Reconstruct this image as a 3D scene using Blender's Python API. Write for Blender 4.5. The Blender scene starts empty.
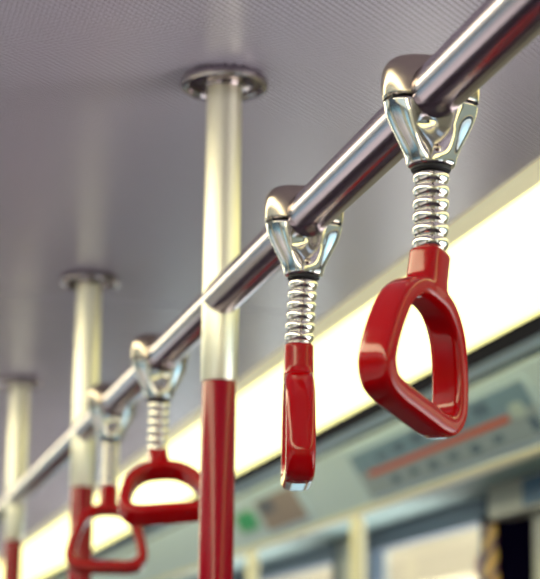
import bpy, bmesh, math, random
from mathutils import Vector, Matrix
random.seed(3)
PI = math.pi
SC = bpy.context.scene
COL = SC.collection

# ------------------------------------------------------------------ camera, world, lights
cam_d = bpy.data.cameras.new('camera')
cam = bpy.data.objects.new('camera', cam_d); COL.objects.link(cam)
cam_d.sensor_fit = 'VERTICAL'; cam_d.sensor_height = 36.0; cam_d.sensor_width = 36.0
cam_d.lens = 36.0 * 1850.0 / 579.0
R = Matrix(((0.97055074, -0.06478334, -0.23202236),
            (-0.24059765, -0.21269856, -0.94703331),
            (0.01200116, 0.97496792, -0.22202147)))
M4 = R.to_4x4(); M4.translation = Vector((0, 0, 1.45))
cam.matrix_world = M4
cam_d.clip_start = 0.02
cam_d.dof.use_dof = True
cam_d.dof.focus_distance = 1.40
cam_d.dof.aperture_fstop = 8.2
SC.camera = cam

SC.view_settings.view_transform = 'Standard'
SC.view_settings.look = 'None'
SC.view_settings.gamma = 1.0
SC.view_settings.use_curve_mapping = False
SC.view_settings.exposure = 0.2

W = bpy.data.worlds.new('sky'); SC.world = W; W.use_nodes = True
nt = W.node_tree; nt.nodes.clear()
out = nt.nodes.new('ShaderNodeOutputWorld'); bg = nt.nodes.new('ShaderNodeBackground')
tc = nt.nodes.new('ShaderNodeTexCoord'); sp = nt.nodes.new('ShaderNodeSeparateXYZ')
cr = nt.nodes.new('ShaderNodeValToRGB')
cr.color_ramp.elements[0].position = 0.0; cr.color_ramp.elements[0].color = (2.6, 2.3, 2.1, 1)     # added glow below the horizon, lifts the ceiling through the windows
cr.color_ramp.elements[1].position = 1.0; cr.color_ramp.elements[1].color = (0.35, 0.62, 0.75, 1)
for p_, c_ in ((0.36, (2.0, 1.8, 1.6)), (0.45, (0.55, 1.0, 1.15)), (0.50, (0.35, 0.45, 0.48)), (0.535, (0.50, 0.42, 0.27)), (0.68, (0.50, 0.50, 0.40))):
    e = cr.color_ramp.elements.new(p_); e.color = (*c_, 1)
mp = nt.nodes.new('ShaderNodeMapRange'); mp.inputs[1].default_value = -1; mp.inputs[2].default_value = 1
nt.links.new(tc.outputs['Generated'], sp.inputs[0]); nt.links.new(sp.outputs[2], mp.inputs[0])
nt.links.new(mp.outputs[0], cr.inputs[0]); nt.links.new(cr.outputs[0], bg.inputs[0])
sm = nt.nodes.new('ShaderNodeMath'); sm.operation = 'MULTIPLY_ADD'; sm.inputs[1].default_value = 1.15; sm.inputs[2].default_value = 1.35
nt.links.new(sp.outputs[0], sm.inputs[0]); nt.links.new(sm.outputs[0], bg.inputs[1])   # world made brighter towards the right, added to lift the ceiling
nt.links.new(bg.outputs[0], out.inputs[0])
LIGHT_RGB = (1.0, 0.94, 0.37); LIGHT_STR = 2.1

# ------------------------------------------------------------------ materials
def mat(name, col, rough=0.5, metal=0.0, spec=0.5, coat=0.0, emit=None, estr=0.0, noise=0.0, nscale=30.0, bump=0.0):
    m = bpy.data.materials.new(name); m.use_nodes = True
    n = m.node_tree.nodes; l = m.node_tree.links; b = n['Principled BSDF']
    b.inputs['Base Color'].default_value = (*col, 1)
    b.inputs['Roughness'].default_value = rough
    b.inputs['Metallic'].default_value = metal
    b.inputs['Specular IOR Level'].default_value = spec
    b.inputs['Coat Weight'].default_value = coat
    b.inputs['Coat Roughness'].default_value = 0.03
    if emit:
        b.inputs['Emission Color'].default_value = (*emit, 1); b.inputs['Emission Strength'].default_value = estr
    if noise > 0 or bump > 0:
        t = n.new('ShaderNodeTexCoord'); q = n.new('ShaderNodeTexNoise'); q.inputs['Scale'].default_value = nscale
        q.inputs['Detail'].default_value = 4
        l.new(t.outputs['Object'], q.inputs['Vector'])
        if noise > 0:
            mx = n.new('ShaderNodeMix'); mx.data_type = 'RGBA'
            mx.inputs[6].default_value = (*[c * (1 - noise) for c in col], 1)
            mx.inputs[7].default_value = (*[min(1, c * (1 + noise)) for c in col], 1)
            l.new(q.outputs['Fac'], mx.inputs[0]); l.new(mx.outputs[2], b.inputs['Base Color'])
        if bump > 0:
            bp = n.new('ShaderNodeBump'); bp.inputs['Strength'].default_value = bump; bp.inputs['Distance'].default_value = 0.001
            l.new(q.outputs['Fac'], bp.inputs['Height']); l.new(bp.outputs[0], b.inputs['Normal'])
    return m

def brushed(name, col, rough, axis):
    """steel brushed along one object axis"""
    m = mat(name, col, rough, 1.0)
    n = m.node_tree.nodes; l = m.node_tree.links; b = n['Principled BSDF']
    t = n.new('ShaderNodeTexCoord'); s = n.new('ShaderNodeMapping'); q = n.new('ShaderNodeTexNoise')
    sc = [900, 900, 900]; sc[axis] = 12
    s.inputs['Scale'].default_value = sc; q.inputs['Scale'].default_value = 1; q.inputs['Detail'].default_value = 3
    l.new(t.outputs['Object'], s.inputs[0]); l.new(s.outputs[0], q.inputs['Vector'])
    r = n.new('ShaderNodeMapRange'); r.inputs[3].default_value = rough - 0.06; r.inputs[4].default_value = rough + 0.08
    l.new(q.outputs['Fac'], r.inputs[0]); l.new(r.outputs[0], b.inputs['Roughness'])
    return m

MAT = {}
MAT['rail'] = brushed('brushed_rail_steel', (0.46, 0.39, 0.45), 0.20, 1)
MAT['pole'] = brushed('brushed_pole_steel', (0.95, 0.89, 0.77), 0.40, 2)
MAT['flange'] = mat('flange_steel', (0.36, 0.31, 0.34), 0.13, 1.0)
MAT['chrome'] = mat('polished_chrome', (0.72, 0.68, 0.69), 0.045, 1.0)
MAT['cap'] = mat('cast_steel_cap', (0.45, 0.37, 0.32), 0.18, 1.0, noise=0.05, nscale=300)
MAT['spring'] = mat('spring_chrome', (0.82, 0.77, 0.74), 0.09, 1.0)
MAT['gasket'] = mat('black_rubber', (0.006, 0.005, 0.012), 0.6)
MAT['red'] = mat('red_gloss_plastic', (0.34, 0.0004, 0.002), 0.11, 0.0, 0.42, 0.1)
MAT['sleeve'] = mat('red_sleeve', (0.27, 0.0008, 0.012), 0.16, 0.0, 0.3, 0.0)
MAT['ceil_edge'] = mat('cream_trim_painted_glow', (0.75, 0.72, 0.60), 0.5, emit=(0.50, 0.46, 0.27), estr=0.75)  # emission stands in for soft light on the trim beside the cover
MAT['wall'] = mat('wall_laminate', (0.55, 0.56, 0.50), 0.35, noise=0.04, nscale=8)
MAT['lower'] = mat('lower_wall_slate', (0.06, 0.04, 0.09), 0.4)
MAT['header'] = mat('header_grey_green', (0.52, 0.72, 0.90), 0.35, noise=0.04, nscale=8)
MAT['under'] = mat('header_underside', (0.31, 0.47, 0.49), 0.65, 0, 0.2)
MAT['lip'] = mat('pale_lip', (0.85, 0.82, 0.66), 0.3)
MAT['dark'] = mat('dark_gap', (0.012, 0.012, 0.03), 0.8, 0.0, 0.03)
MAT['groove'] = mat('grey_groove', (0.03, 0.04, 0.08), 0.8, 0.0, 0.05)
MAT['frame'] = mat('window_frame_slate', (0.13, 0.18, 0.26), 0.5)
MAT['floor'] = mat('floor_vinyl', (0.045, 0.030, 0.075), 0.35, noise=0.2, nscale=60)
MAT['light'] = mat('luminous_cover', (0.8, 0.8, 0.6), 0.5, emit=LIGHT_RGB, estr=LIGHT_STR)
def thin_glass():
    m = bpy.data.materials.new('window_glass'); m.use_nodes = True
    n = m.node_tree.nodes; l = m.node_tree.links; n.clear()
    o = n.new('ShaderNodeOutputMaterial'); mx = n.new('ShaderNodeMixShader'); t = n.new('ShaderNodeBsdfTransparent')
    g = n.new('ShaderNodeBsdfGlossy'); f = n.new('ShaderNodeFresnel'); f.inputs[0].default_value = 1.45
    t.inputs[0].default_value = (0.93, 0.95, 0.95, 1); g.inputs['Roughness'].default_value = 0.02
    q = n.new('ShaderNodeNewGeometry'); k = n.new('ShaderNodeMath'); k.operation = 'SUBTRACT'; k.inputs[0].default_value = 1
    p = n.new('ShaderNodeMath'); p.operation = 'MULTIPLY'; l.new(q.outputs['Backfacing'], k.inputs[1])
    l.new(f.outputs[0], p.inputs[0]); l.new(k.outputs[0], p.inputs[1]); l.new(p.outputs[0], mx.inputs[0]); l.new(t.outputs[0], mx.inputs[1]); l.new(g.outputs[0], mx.inputs[2]); l.new(mx.outputs[0], o.inputs[0])
    return m
MAT['glass'] = thin_glass()
MAT['light_left'] = mat('luminous_cover_left', (0.8, 0.8, 0.6), 0.5, emit=(1.0, 0.93, 0.60), estr=7.0)
MAT['darkglass'] = mat('dark_door_glass', (0.003, 0.002, 0.012), 0.5, 0, 0.0)
MAT['endpole'] = mat('cream_painted_pole', (0.92, 0.86, 0.66), 0.3)
MAT['sheet'] = mat('map_sheet_blue_grey', (0.20, 0.33, 0.52), 0.35, noise=0.10, nscale=12)
MAT['sheet_low'] = mat('map_sheet_pale', (0.34, 0.43, 0.56), 0.35, noise=0.06, nscale=12)
MAT['mark'] = mat('map_mark_ink', (0.10, 0.17, 0.30), 0.5)
MAT['redline'] = mat('map_red_line', (0.62, 0.12, 0.07), 0.45)
MAT['white'] = mat('map_white', (0.50, 0.62, 0.68), 0.4)
MAT['panelframe'] = mat('panel_frame_grey', (0.60, 0.76, 0.95), 0.35)
MAT['poster'] = mat('poster_mauve', (0.34, 0.27, 0.28), 0.45, noise=0.15, nscale=20)
MAT['poster_dark'] = mat('poster_slate', (0.12, 0.14, 0.22), 0.45)
MAT['green'] = mat('green_sticker', (0.02, 0.42, 0.20), 0.4)
MAT['blue'] = mat('blue_plate', (0.06, 0.17, 0.33), 0.4)
MAT['pink'] = mat('pink_sticker', (0.55, 0.22, 0.22), 0.5)

def hazard():
    m = mat('hazard_stripes', (0.7, 0.35, 0.03), 0.4)
    n = m.node_tree.nodes; l = m.node_tree.links; b = n['Principled BSDF']
    t = n.new('ShaderNodeTexCoord'); w = n.new('ShaderNodeTexWave'); mp = n.new('ShaderNodeMapping')
    mp.inputs['Rotation'].default_value = (0.5, 0, 0)
    w.bands_direction = 'Z'; w.inputs['Scale'].default_value = 6
    l.new(t.outputs['Object'], mp.inputs[0]); l.new(mp.outputs[0], w.inputs[0])
    c = n.new('ShaderNodeValToRGB'); c.color_ramp.elements[0].position = .35; c.color_ramp.elements[1].position = .55
    c.color_ramp.elements[0].color = (0.16, 0.03, 0.02, 1); c.color_ramp.elements[1].color = (0.95, 0.50, 0.02, 1)
    l.new(w.outputs[0], c.inputs[0]); l.new(c.outputs[0], b.inputs['Base Color'])
    return m
MAT['hazard'] = hazard()

def ceiling_mat():
    """grey-mauve painted sheet with a staggered grid of small perforations"""
    m = mat('perforated_ceiling', (0.5, 0.46, 0.52), 0.27, 0.0, 0.6)
    n = m.node_tree.nodes; l = m.node_tree.links; b = n['Principled BSDF']
    t = n.new('ShaderNodeTexCoord'); s = n.new('ShaderNodeSeparateXYZ'); l.new(t.outputs['Object'], s.inputs[0])
    def mth(op, a, bb=None, c=None):
        q = n.new('ShaderNodeMath'); q.operation = op
        for i, v in enumerate((a, bb, c)):
            if v is None: continue
            if isinstance(v, (int, float)): q.inputs[i].default_value = v
            else: l.new(v, q.inputs[i])
        return q.outputs[0]
    P = 0.0100
    u = mth('DIVIDE', s.outputs[0], P); v = mth('DIVIDE', s.outputs[1], P)
    def dots(du, dv):
        fu = mth('SUBTRACT', mth('FRACT', mth('ADD', u, du)), 0.5)
        fv = mth('SUBTRACT', mth('FRACT', mth('ADD', v, dv)), 0.5)
        return mth('SQRT', mth('ADD', mth('MULTIPLY', fu, fu), mth('MULTIPLY', fv, fv)))
    d = mth('MINIMUM', dots(0, 0), dots(0.5, 0.5))
    mr = n.new('ShaderNodeMapRange'); mr.inputs[1].default_value = 0.20; mr.inputs[2].default_value = 0.29
    l.new(d, mr.inputs[0])
    mx = n.new('ShaderNodeMix'); mx.data_type = 'RGBA'
    mx.inputs[6].default_value = (0.12, 0.10, 0.17, 1); mx.inputs[7].default_value = (0.80, 0.76, 0.95, 1)
    l.new(mr.outputs[0], mx.inputs[0]); l.new(mx.outputs[2], b.inputs['Base Color'])
    return m
MAT['ceiling'] = ceiling_mat()

# ------------------------------------------------------------------ helpers
def tag(o, label=None, cat=None, group=None, kind=None):
    if label: o['label'] = label
    if cat: o['category'] = cat
    if group: o['group'] = group
    if kind: o['kind'] = kind
    return o

def obj(name, bm, m, parent=None, smooth=True, angle=40):
    bmesh.ops.recalc_face_normals(bm, faces=bm.faces)
    me = bpy.data.meshes.new(name); bm.to_mesh(me); bm.free()
    o = bpy.data.objects.new(name, me); COL.objects.link(o)
    me.materials.append(m)
    if smooth:
        for p in me.polygons: p.use_smooth = True
        me.set_sharp_from_angle(angle=math.radians(angle))
    if parent: o.parent = parent
    return o

def empty(name, loc):
    o = bpy.data.objects.new(name, None); COL.objects.link(o); o.location = loc
    o.empty_display_size = 0.05
    return o

def box(bm, x0, x1, y0, y1, z0, z1):
    v = [bm.verts.new((x, y, z)) for x in (x0, x1) for y in (y0, y1) for z in (z0, z1)]
    for f in ((0, 1, 3, 2), (4, 6, 7, 5), (0, 4, 5, 1), (2, 3, 7, 6), (0, 2, 6, 4), (1, 5, 7, 3)):
        bm.faces.new([v[i] for i in f])

def loft(bm, rings, cap=True):
    """rings: lists of points of equal length"""
    vs = [[bm.verts.new(p) for p in r] for r in rings]
    n = len(vs[0])
    for a, b in zip(vs, vs[1:]):
        for i in range(n):
            bm.faces.new((a[i], a[(i + 1) % n], b[(i + 1) % n], b[i]))
    if cap:
        bm.faces.new(list(reversed(vs[0]))); bm.faces.new(vs[-1])
    return vs

def lathe(bm, prof, n=48, cx=0, cy=0):
    loft(bm, [[(cx + r * math.cos(2 * PI * i / n), cy + r * math.sin(2 * PI * i / n), z) for i in range(n)] for r, z in prof])

def prism(bm, prof, y0, y1):
    """closed x-z outline extruded along y"""
    loft(bm, [[(x, y0, z) for x, z in prof], [(x, y1, z) for x, z in prof]])

def se(t, a, b, p):
    c, s = math.cos(t), math.sin(t)
    return (a * math.copysign(abs(c) ** (2 / p), c), b * math.copysign(abs(s) ** (2 / p), s))

def interp(tab, z):
    """monotone cubic through a table"""
    n = len(tab)
    if z <= tab[0][0]: return tab[0][1]
    if z >= tab[-1][0]: return tab[-1][1]
    d = [(tab[i + 1][1] - tab[i][1]) / (tab[i + 1][0] - tab[i][0]) for i in range(n - 1)]
    m = [d[0]] + [0 if d[i - 1] * d[i] <= 0 else 2 * d[i - 1] * d[i] / (d[i - 1] + d[i]) for i in range(1, n - 1)] + [d[-1]]
    for i in range(n - 1):
        if z <= tab[i + 1][0]:
            h = tab[i + 1][0] - tab[i][0]; t = (z - tab[i][0]) / h
            return ((2*t**3 - 3*t*t + 1) * tab[i][1] + (t**3 - 2*t*t + t) * h * m[i] + (-2*t**3 + 3*t*t) * tab[i + 1][1] + (t**3 - t*t) * h * m[i + 1])

def catmull(pts, per=10):
    o = []; n = len(pts)
    for i in range(n):
        p0, p1, p2, p3 = (Vector(pts[(i + k - 1) % n]) for k in range(4))
        for j in range(per):
            t = j / per
            o.append(0.5 * ((2 * p1) + (p2 - p0) * t + (2 * p0 - 5 * p1 + 4 * p2 - p3) * t * t + (3 * p1 - p0 - 3 * p2 + p3) * t ** 3))
    return o

def bake(o, mods):
    """apply modifiers by evaluating the object once"""
    for typ, kw in mods:
        m = o.modifiers.new(typ, typ)
        for k, v in kw.items(): setattr(m, k, v)
    dg = bpy.context.evaluated_depsgraph_get(); dg.update()
    me = bpy.data.meshes.new_from_object(o.evaluated_get(dg))
    o.modifiers.clear(); old = o.data; o.data = me
    for p in me.polygons: p.use_smooth = True
    return o

# ------------------------------------------------------------------ the car body (long axis = y), mirrored about the rail line
XC, ZR = 0.3991, 1.869
CEIL = 2.113
Y0, Y1 = -2.5, 13.0

bm = bmesh.new(); box(bm, XC - .462, XC + .462, Y0, 2.988, CEIL, CEIL + .03)
tag(obj('ceiling', bm, MAT['ceiling'], smooth=False), kind='structure')
bm = bmesh.new(); box(bm, XC - .462, XC + .462, 2.992, Y1, CEIL - .0005, CEIL + .03)
tag(obj('ceiling', bm, MAT['ceiling'], smooth=False), kind='structure')
bm = bmesh.new(); box(bm, XC - 1.105, XC + 1.105, Y0, Y1, -.03, 0)
tag(obj('floor', bm, MAT['floor'], smooth=False), kind='structure')

def side(s, nm):
    X = lambda x: XC + s * (x - XC)
    def pr(name, prof, m, y0=Y0, y1=Y1, sm=False):
        bm = bmesh.new(); prism(bm, [(X(x), z) for x, z in prof], y0, y1)
        return obj(name, bm, MAT[m], smooth=sm)
    k = 0 if s > 0 else 5
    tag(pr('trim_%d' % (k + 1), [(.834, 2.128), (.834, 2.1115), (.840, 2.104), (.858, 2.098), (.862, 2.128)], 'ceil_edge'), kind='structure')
    tag(pr('trim_%d' % (k + 2), [(1.121, 2.14), (1.121, 2.100), (1.1455, 2.100), (1.1445, 2.0625), (1.1478, 2.0625), (1.150, 2.14)], 'dark'), kind='structure')
    tag(pr('trim_%d' % (k + 3), [(1.150, 2.14), (1.148, 2.062), (1.170, 2.052), (1.174, 2.056), (1.174, 2.14)], 'header'), kind='structure')
    tag(pr('trim_%d' % (k + 4), [(1.1745, 2.14), (1.1745, 2.050), (1.184, 2.038), (1.20, 2.14)], 'groove'), kind='structure')
    # canted board, rounded lip and underside up to the wall
    bm = bmesh.new()
    prism(bm, [(X(x), z) for x, z in [(1.186, 2.14), (1.177, 2.039), (1.256, 1.915), (1.30, 1.93), (1.5, 1.95), (1.5, 2.14)]], Y0, Y1)
    tag(obj('wall_%s' % nm, bm, MAT['panelframe'], smooth=False), kind='structure')
    tag(pr('trim_%d' % (k + 5), [(1.2515, 1.9195), (1.2530, 1.911), (1.258, 1.906), (1.266, 1.905), (1.276, 1.909), (1.286, 1.918), (1.29, 1.93)], 'lip', sm=True), kind='structure')
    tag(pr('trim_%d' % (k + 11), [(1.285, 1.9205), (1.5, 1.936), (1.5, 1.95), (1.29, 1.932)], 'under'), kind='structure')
    # luminous cover, shallow bulge
    n = 10; prof = [(X(.863 + (1.120 - .863) * i / n), 2.0985 - .015 * i / n - .006 * math.sin(PI * i / n)) for i in range(n + 1)]
    prof += [(X(1.120), 2.125), (X(.863), 2.125)]
    bm = bmesh.new(); prism(bm, prof, Y0, Y1)
    o = obj('ceiling_light', bm, MAT['light' if s > 0 else 'light_left'], smooth=False)
    tag(o, 'long glowing cream light cover between the grey ceiling and the dark slot' if s > 0 else
        'long glowing cream light cover along the opposite left edge of the ceiling', 'ceiling light')
    # wall with window openings at x = 1.5
    def wb(y0, y1, z0, z1, m='wall', x0=1.5, x1=1.56):
        bm = bmesh.new(); a, b = sorted((X(x0), X(x1))); box(bm, a, b, y0, y1, z0, z1)
        return bm
    wins = [(-2.0, -0.6), (0.1, 1.5)] + [(4.0, 4.93), (5.25, 6.65), (7.1, 8.5), (9.6, 11.0)]
    if s < 0: wins = [(-2.0, -0.6), (0.1, 1.5), (1.9, 3.3), (4.1, 5.4), (6.0, 7.3), (8.0, 9.3)]
    bm = bmesh.new(); a, b = sorted((X(1.5), X(1.56)))
    box(bm, a, b, Y0, Y1, .0, .85)
    tag(obj('wall_%s' % nm, bm, MAT['lower'], smooth=False), kind='structure')
    bm = bmesh.new(); box(bm, a, b, Y0, Y1, 1.935, 2.14)
    ys = [Y0] + [y for w in wins for y in w] + [Y1]
    for i in range(0, len(ys), 2): box(bm, a, b, ys[i], ys[i + 1], .85, 1.935)
    tag(obj('wall_%s' % nm, bm, MAT['wall'], smooth=False), kind='structure')
    for i, (p, q) in enumerate(wins):
        a, b = sorted((X(1.492), X(1.53))); bm = bmesh.new()
        box(bm, a, b, p, q, 1.880, 1.934); box(bm, a, b, p, q, .851, .90)
        box(bm, a, b, p, p + .035, .90, 1.880); box(bm, a, b, q - .035, q, .90, 1.880)
        root = tag(obj('window_%d' % (i + 1 + (10 if s < 0 else 0)), bm, MAT['frame'], smooth=False), kind='structure')
        a, b = sorted((X(1.512), X(1.516))); bm = bmesh.new(); box(bm, a, b, p + .035, q - .035, .90, 1.880)
        g = obj('pane', bm, MAT['glass'], root, smooth=False)
side(1, 'right'); side(-1, 'left')
for nm, y in (('back', Y0 - .05), ('front', Y1)):
    bm = bmesh.new(); box(bm, XC - 1.165, XC + 1.165, y, y + .05, 0, 2.14)
    tag(obj('wall_' + nm, bm, MAT['wall'], smooth=False), kind='structure')

# dark door beyond the last strap: black glass between striped edges
bm = bmesh.new(); box(bm, 1.476, 1.499, 2.8, 3.67, .02, 1.876)
dr = tag(obj('door_1', bm, MAT['wall'], smooth=False), kind='structure')
bm = bmesh.new()
loft(bm, [[(x, 3.675, .02), (x, 3.70, .02), (x, 3.875, 1.868), (x, 3.675, 1.868)] for x in (1.474, 1.499)])
obj('door_glass', bm, MAT['darkglass'], dr, smooth=False)
bm = bmesh.new()
loft(bm, [[(x, 3.702, .02), (x, 3.80, .02), (x, 3.955, 1.862), (x, 3.877, 1.862)] for x in (1.470, 1.499)])
obj('striped_edge', bm, MAT['hazard'], dr, smooth=False)
bm = bmesh.new(); box(bm, 1.466, 1.499, 3.67, 3.96, 1.868, 1.882)
obj('door_rail', bm, MAT['dark'], dr, smooth=False)

# ------------------------------------------------------------------ the canted board's notices
BA, BB = Vector((1.177, 0, 2.039)), Vector((1.256, 0, 1.915))
BD = (BB - BA); BN = Vector((BD.z, 0, -BD.x)).normalized()      # towards the aisle and down
if BN.z > 0: BN = -BN
def board_pt(y, s, h): p = BA + BD * s + BN * h; return (p.x, y, p.z)
def slab(bm, y0, y1, s0, s1, h0, h1, r=0.0):
    """plate on the canted board: y range, s down the board (0..1), h off its face; r rounds the corners (m)"""
    L = BD.length
    if r <= 0: pts = [(y0, s0), (y1, s0), (y1, s1), (y0, s1)]
    else:
        pts = []
        for cy, cs, a in ((y1 - r, s0 * L + r, -90), (y1 - r, s1 * L - r, 0), (y0 + r, s1 * L - r, 90), (y0 + r, s0 * L + r, 180)):
            for j in range(5):
                t = math.radians(a + 90 * j / 4); pts.append((cy + r * math.cos(t), (cs + r * math.sin(t)) / L))
    loft(bm, [[board_pt(y, s, h) for y, s in pts] for h in (h0, h1)])

mp_ = empty('route_map', board_pt(3.5, 1, 0))
def on(par, name, m, *a, **k):
    bm = bmesh.new(); slab(bm, *a, **k); o = obj(name, bm, MAT[m], smooth=False)
    root = par.parent or par
    o.data.transform(Matrix.Translation(-root.location)); o.parent = par
    return o
MY0, MY1 = 2.99, 4.06
on(mp_, 'frame', 'panelframe', MY0 - .02, MY1 + .02, .10, .90, 0.0005, .004, r=.02)
sh = on(mp_, 'map_sheet', 'sheet', MY0, MY1, .14, .46, .004, .0055)
low = on(mp_, 'lower_sheet', 'sheet_low', MY0, MY1, .46, .86, .004, .0055)
on(low, 'route_line', 'redline', MY0 + .13, MY1 - .07, .47, .56, .0055, .0065)
for i in range(6):
    y = MY0 + .20 + i * .125
    o = on(low, 'station_mark', 'mark', y, y + .05, .66, .76 + .03 * (i % 2), .0055, .006)
    o = on(sh, 'station_mark', 'mark', y - .01, y + .07, .20 + .04 * (i % 3), .36, .0055, .006)
on(sh, 'white_badge', 'white', MY0 + .045, MY0 + .11, .36, .56, .0055, .0065, r=.012)
on(low, 'station_mark', 'mark', MY0 + .02, MY0 + .06, .60, .78, .0055, .006)
tag(mp_, 'long blue-grey route diagram with a red line on the canted board right of the straps', 'route map')

ps = empty('notice', board_pt(4.8, 1, 0))
on(ps, 'notice_frame', 'panelframe', 4.57, 5.04, .12, .86, .0005, .004, r=.02)
ns_ = on(ps, 'notice_sheet', 'poster', 4.60, 5.01, .18, .80, .004, .0055)
on(ns_, 'picture', 'poster_dark', 4.84, 4.99, .22, .48, .0055, .0065)
tag(ps, 'small mauve and slate notice farther along the canted board, below the edge-on strap', 'notice')
gs = empty('green_sign', board_pt(5.2, 1, 0))
on(gs, 'sign_plate', 'green', 5.09, 5.30, .28, .66, .0005, .003, r=.02)
on(gs, 'sign_border', 'white', 5.07, 5.32, .24, .70, .0002, .0018, r=.02)
tag(gs, 'small green sign on the canted board just right of the nearest red pole', 'sign')

bm = bmesh.new(); box(bm, 1.42, 1.499, 2.8, 3.78, 1.858, 1.9295)
tag(obj('trim_20', bm, MAT['wall'], smooth=False), kind='structure')
bm = bmesh.new(); box(bm, 1.4165, 1.4195, 3.46, 3.575, 1.866, 1.922)
tag(obj('blue_plate', bm, MAT['blue'], smooth=False), 'small blue plate on the housing right above the dark door', 'plate')

bm = bmesh.new()
loft(bm, [[(x, 4.085 + .032 * math.cos(2 * PI * i / 28), 1.782 + .032 * math.sin(2 * PI * i / 28)) for i in range(28)] for x in (1.5105, 1.5118)])
tag(obj('round_sticker', bm, MAT['pink'], smooth=False), 'small round pink sticker on the window pane beside the dark door', 'sticker')

# cream seat-end poles rising to the lip of the board
def seat_pole(y, label):
    r = empty('seat_end_pole', (1.268, y, 0))
    bm = bmesh.new(); lathe(bm, [(.019, 0), (.019, 1.885), (.017, 1.897), (.010, 1.9045)], 32)
    obj('pole', bm, MAT['endpole'], r)
    bm = bmesh.new(); lathe(bm, [(.034, 0.0), (.034, .006), (.022, .014), (.0195, .016)], 32)
    obj('foot', bm, MAT['endpole'], r)
    tag(r, label, 'pole', 'cream poles under the bulkhead')
seat_pole(4.262, 'blurred cream upright pole under the bulkhead lip, the nearer one below the route map')
seat_pole(5.347, 'blurred cream upright pole under the bulkhead lip, the farther one below the mauve notice')

# ------------------------------------------------------------------ grab rail
bm = bmesh.new(); n = 64
loft(bm, [[(XC + r * math.cos(2 * PI * i / n), y, ZR + r * math.sin(2 * PI * i / n)) for i in range(n)]
          for r, y in ((.017, -1.6), (.019, -1.597), (.019, 10.0), (.017, 10.003))])
rail = obj('grab_rail', bm, MAT['rail'])
tag(rail, 'brushed steel rail running diagonally along the ceiling and carrying the straps', 'handrail')

# ------------------------------------------------------------------ upright poles
def copy_tree(o, parent=None):
    c = o.copy(); COL.objects.link(c)
    if parent: c.parent = parent
    for ch in [x for x in bpy.data.objects if x.parent == o]: copy_tree(ch, c)
    return c
def make_pole():
    r = empty('grab_pole', (0, 0, 0))
    # the tube is coped around the rail: one length above it, a short one below
    bm = bmesh.new(); n = 96
    loft(bm, [[(.01925 * math.cos(2 * PI * i / n), y, ZR + .01925 * math.sin(2 * PI * i / n)) for i in range(n)] for y in (-.05, .05)])
    cut = obj('cutter', bm, MAT['gasket'])
    for prof in ([(.019, ZR + .0001), (.019, 2.103)], [(.0185, 1.781), (.019, 1.782), (.019, ZR - .0001)]):
        bm = bmesh.new(); lathe(bm, prof, 96)
        o = obj('steel_tube', bm, MAT['pole'])
        bake(o, [('BOOLEAN', dict(operation='DIFFERENCE', object=cut, solver='EXACT'))])
        o.data.set_sharp_from_angle(angle=math.radians(40)); o.parent = r
    bpy.data.objects.remove(cut)
    bm = bmesh.new(); lathe(bm, [(.0178, .012), (.0178, 1.7795), (.0172, 1.781)], 64)
    tag(obj('red_tube', bm, MAT['sleeve'], r), 'dark red lower tube')
    bm = bmesh.new()
    lathe(bm, [(.0192, 2.1000), (.0205, 2.1025), (.030, 2.1040), (.0395, 2.1035), (.0405, 2.1005), (.0430, 2.0990), (.0460, 2.1005), (.047, 2.104), (.0465, 2.108), (.044, CEIL - .0006)], 96)
    tag(obj('ceiling_flange', bm, MAT['flange'], r), 'round steel ceiling flange')
    bm = bmesh.new(); lathe(bm, [(.047, 0.0), (.047, .006), (.03, .011), (.0179, .014)], 64)
    obj('floor_flange', bm, MAT['flange'], r)
    return r
pole = make_pole()
tags = ['nearest upright pole, steel above and red below, right beside the edge-on strap',
        'second upright pole, blurred, rising behind the two wide-turned straps',
        'farthest upright pole, very blurred, at the left edge of the picture']
ps_ = [pole, copy_tree(pole), copy_tree(pole)]
for o, y, l in zip(ps_, (1.845, 2.822, 3.792), tags):
    o.location = (XC, y, 0); tag(o, l, 'pole', 'upright poles down the aisle')

# ------------------------------------------------------------------ hanging straps
def rail_cutter():
    bm = bmesh.new(); n = 64
    loft(bm, [[(.0193 * math.cos(2 * PI * i / n), y, .0193 * math.sin(2 * PI * i / n)) for i in range(n)] for y in (-.06, .06)])
    return obj('cutter', bm, MAT['gasket'])

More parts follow.
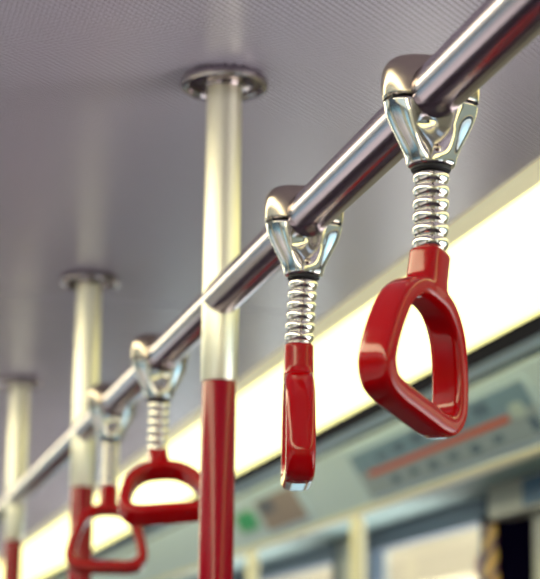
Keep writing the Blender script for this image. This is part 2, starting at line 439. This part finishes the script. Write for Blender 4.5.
def make_clamp(parent):
    N = 128
    # lower Y-shaped body
    hw = [(-.0520, .0150), (-.0505, .0166), (-.044, .0182), (-.034, .0228), (-.024, .0280), (-.014, .0322), (-.0070, .0338)]
    hd = [(-.0520, .0125), (-.0505, .0138), (-.036, .0148), (-.020, .0162), (-.0070, .0172)]
    bm = bmesh.new(); rings = []
    K = 56; ZT = -.0072
    for k in range(K + 1):
        z = -.052 + (ZT + .052) * k / K
        a, b = interp(hw, z), interp(hd, z); r = []
        g = min(1, max(0, (z + .046) / .022)); g = g * g * (3 - 2 * g)
        for i in range(N):
            x, y = se(2 * PI * i / N, a, b, 2.4)
            y *= 1 - .28 * g * math.exp(-(x / .013) ** 2)
            r.append((x, y, z))
        rings.append(r)
    last = rings[-1]; rings.append([(x * .98, y * .965, ZT + .0009) for x, y, z in last])
    loft(bm, rings)
    body = obj('clamp_body', bm, MAT['chrome'])
    # cap
    hw = [(-.0046, .0334), (-.0038, .0341), (.006, .0350), (.014, .0345), (.0200, .0325), (.0245, .0280), (.0270, .0215), (.0285, .0130), (.0290, .004)]
    hd = [(-.0046, .0168), (-.0038, .0174), (.008, .0176), (.0170, .0170), (.0220, .0158), (.0255, .0128), (.0275, .0088), (.0286, .0050), (.0290, .002)]
    bm = bmesh.new(); rings = []
    for k in range(41):
        z = -.0046 + (.0290 + .0046) * math.sin(k / 40 * PI / 2)
        a, b = interp(hw, z), interp(hd, z)
        rings.append([(*se(2 * PI * i / N, a, b, 2.6), z) for i in range(N)])
    loft(bm, rings)
    cap = obj('clamp_cap', bm, MAT['cap'])
    # black joint between the two, one strip each side of the rail
    js = []
    for sg in (-1, 1):
        bm = bmesh.new(); box(bm, *sorted((sg * .0175, sg * .0312)), -.0110, .0110, -.0066, -.0042)
        js.append(obj('joint', bm, MAT['gasket'], smooth=False))
    cut = rail_cutter()
    for o in (body, cap, *js):
        bake(o, [('BOOLEAN', dict(operation='DIFFERENCE', object=cut, solver='EXACT'))])
        o.data.set_sharp_from_angle(angle=math.radians(45))
        o.parent = parent
    bpy.data.objects.remove(cut)
    body['label'] = 'mirror-polished Y-shaped lower clamp'; cap['label'] = 'satin steel clamp cap'
    for j in js: j['label'] = 'black joint line'
    # small fixing screw on the front
    bm = bmesh.new(); bmesh.ops.create_uvsphere(bm, u_segments=20, v_segments=12, radius=.0030)
    s = obj('screw', bm, MAT['cap'], parent); s.data.transform(Matrix.Translation((0, -.0132, -.0415)))
    # dark swivel ring
    bm = bmesh.new(); lathe(bm, [(.0100, -.0550), (.0132, -.0547), (.0140, -.0538), (.0140, -.0525), (.0120, -.0519)], 64)
    obj('swivel_ring', bm, MAT['gasket'], parent)

def make_spring(parent):
    bm = bmesh.new(); z0, z1, nr = -.0548, -.1130, 6.25
    prof = []; p = (z1 - z0) / nr
    for k in range(7):
        for j in range(12):
            t = j / 12
            if k + t > nr: break
            prof.append((.0100 + .0025 * abs(math.sin(PI * t)) ** .75, z0 + p * (k + t)))
    prof.append((.0090, z1))
    lathe(bm, prof, 64)
    return obj('spring', bm, MAT['spring'], parent, angle=70)

def make_handle(parent, piv):
    """local origin = top of the neck"""
    half = [(0, -.0315), (.0190, -.0344), (.0345, -.0478), (.0435, -.0680), (.0484, -.0885), (.0486, -.1010), (.0420, -.1110), (.0290, -.1140), (.0145, -.1142), (0, -.1142)]
    pts = [(x, 0, z) for x, z in half] + [(-x, 0, z) for x, z in half[-2:0:-1]]
    c = catmull(pts, 8); n = len(c); bm = bmesh.new(); vs = []
    for i in range(n):
        t = (c[(i + 1) % n] - c[i - 1]).normalized(); nn = Vector((-t.z, 0, t.x)); r = []
        low = min(1, max(0, (-c[i].z - .087) / .022))
        ra = .0070 + .0010 * low; rb = .0124
        for j in range(40):
            a, b = se(2 * PI * j / 40, ra, rb, 3.5)
            r.append(bm.verts.new(c[i] + nn * a + Vector((0, b, 0))))
        vs.append(r)
    for i in range(n):
        a, b = vs[i], vs[(i + 1) % n]
        for j in range(40): bm.faces.new((a[j], a[(j + 1) % 40], b[(j + 1) % 40], b[j]))
    rings = []
    for z, w, d in ((0, .0112, .0112), (-.0012, .0126, .0126), (-.010, .0126, .0126), (-.021, .0126, .0128), (-.0255, .0140, .0129), (-.029, .018, .0130), (-.0320, .024, .0125), (-.034, .026, .0115)):
        rings.append([(*se(2 * PI * j / 48, w, d, 3.2), z) for j in range(48)])
    loft(bm, rings)
    o = obj('handle', bm, MAT['red'])
    bake(o, [('REMESH', dict(mode='VOXEL', voxel_size=.0008, use_smooth_shade=True)), ('SMOOTH', dict(factor=.5, iterations=4))])
    if not o.data.materials: o.data.materials.append(MAT['red'])
    o.parent = parent; o.location = piv
    return o

strap = empty('hanging_strap', (0, 0, 0))
make_clamp(strap); make_spring(strap); make_handle(strap, (0, 0, -.1125))
straps = [strap] + [copy_tree(strap) for _ in range(3)]
# y along the rail, turn of the handle (deg about z), tilt of the handle (deg, swing across its own face), lean (deg, in its own plane)
spec = [(1.166, 42.0, 0.0, 13.5, 'nearest hanging strap, its red ring turned three-quarters, right of the picture'),
        (1.508, 78.0, 0.0, 0.0, 'second hanging strap, its red ring seen edge-on, centre of the picture'),
        (2.190, -11.0, 46.0, -8.0, 'blurred hanging strap whose wide red ring ends behind the nearest red pole'),
        (2.557, -11.0, 14.0, 0.0, 'farthest hanging strap, very blurred, its red ring low at the left before the second pole')]
for o, (y, rz, tilt, lean, l) in zip(straps, spec):
    o.location = (XC, y, ZR); tag(o, l, 'hanging strap', 'straps hanging from the steel rail')
    for ch in [x for x in bpy.data.objects if x.parent == o]:
        SWING = math.radians(1.0 if y < 1.3 else 3.5)
        if ch.name.startswith('spring') and y < 2:
            ch.rotation_euler = (0, SWING, 0); ch.location = (-.0548 * -math.sin(SWING), 0, -.0548 * (1 - math.cos(SWING)))
        if ch.name.startswith('spring') and y > 2: ch.scale = (1, 1, 1.12); ch.location = (0, 0, .0548 * .12)
        if ch.name.startswith('handle'):
            if y > 2: ch.location.z -= .0582 * .12
            if y < 2: ch.location.x -= .0577 * math.sin(SWING)
            ch.rotation_mode = 'XYZ'
            ch.rotation_euler = (Matrix.Rotation(math.radians(rz), 3, 'Z') @ Matrix.Rotation(math.radians(-tilt), 3, 'X') @ Matrix.Rotation(math.radians(lean), 3, 'Y')).to_euler()
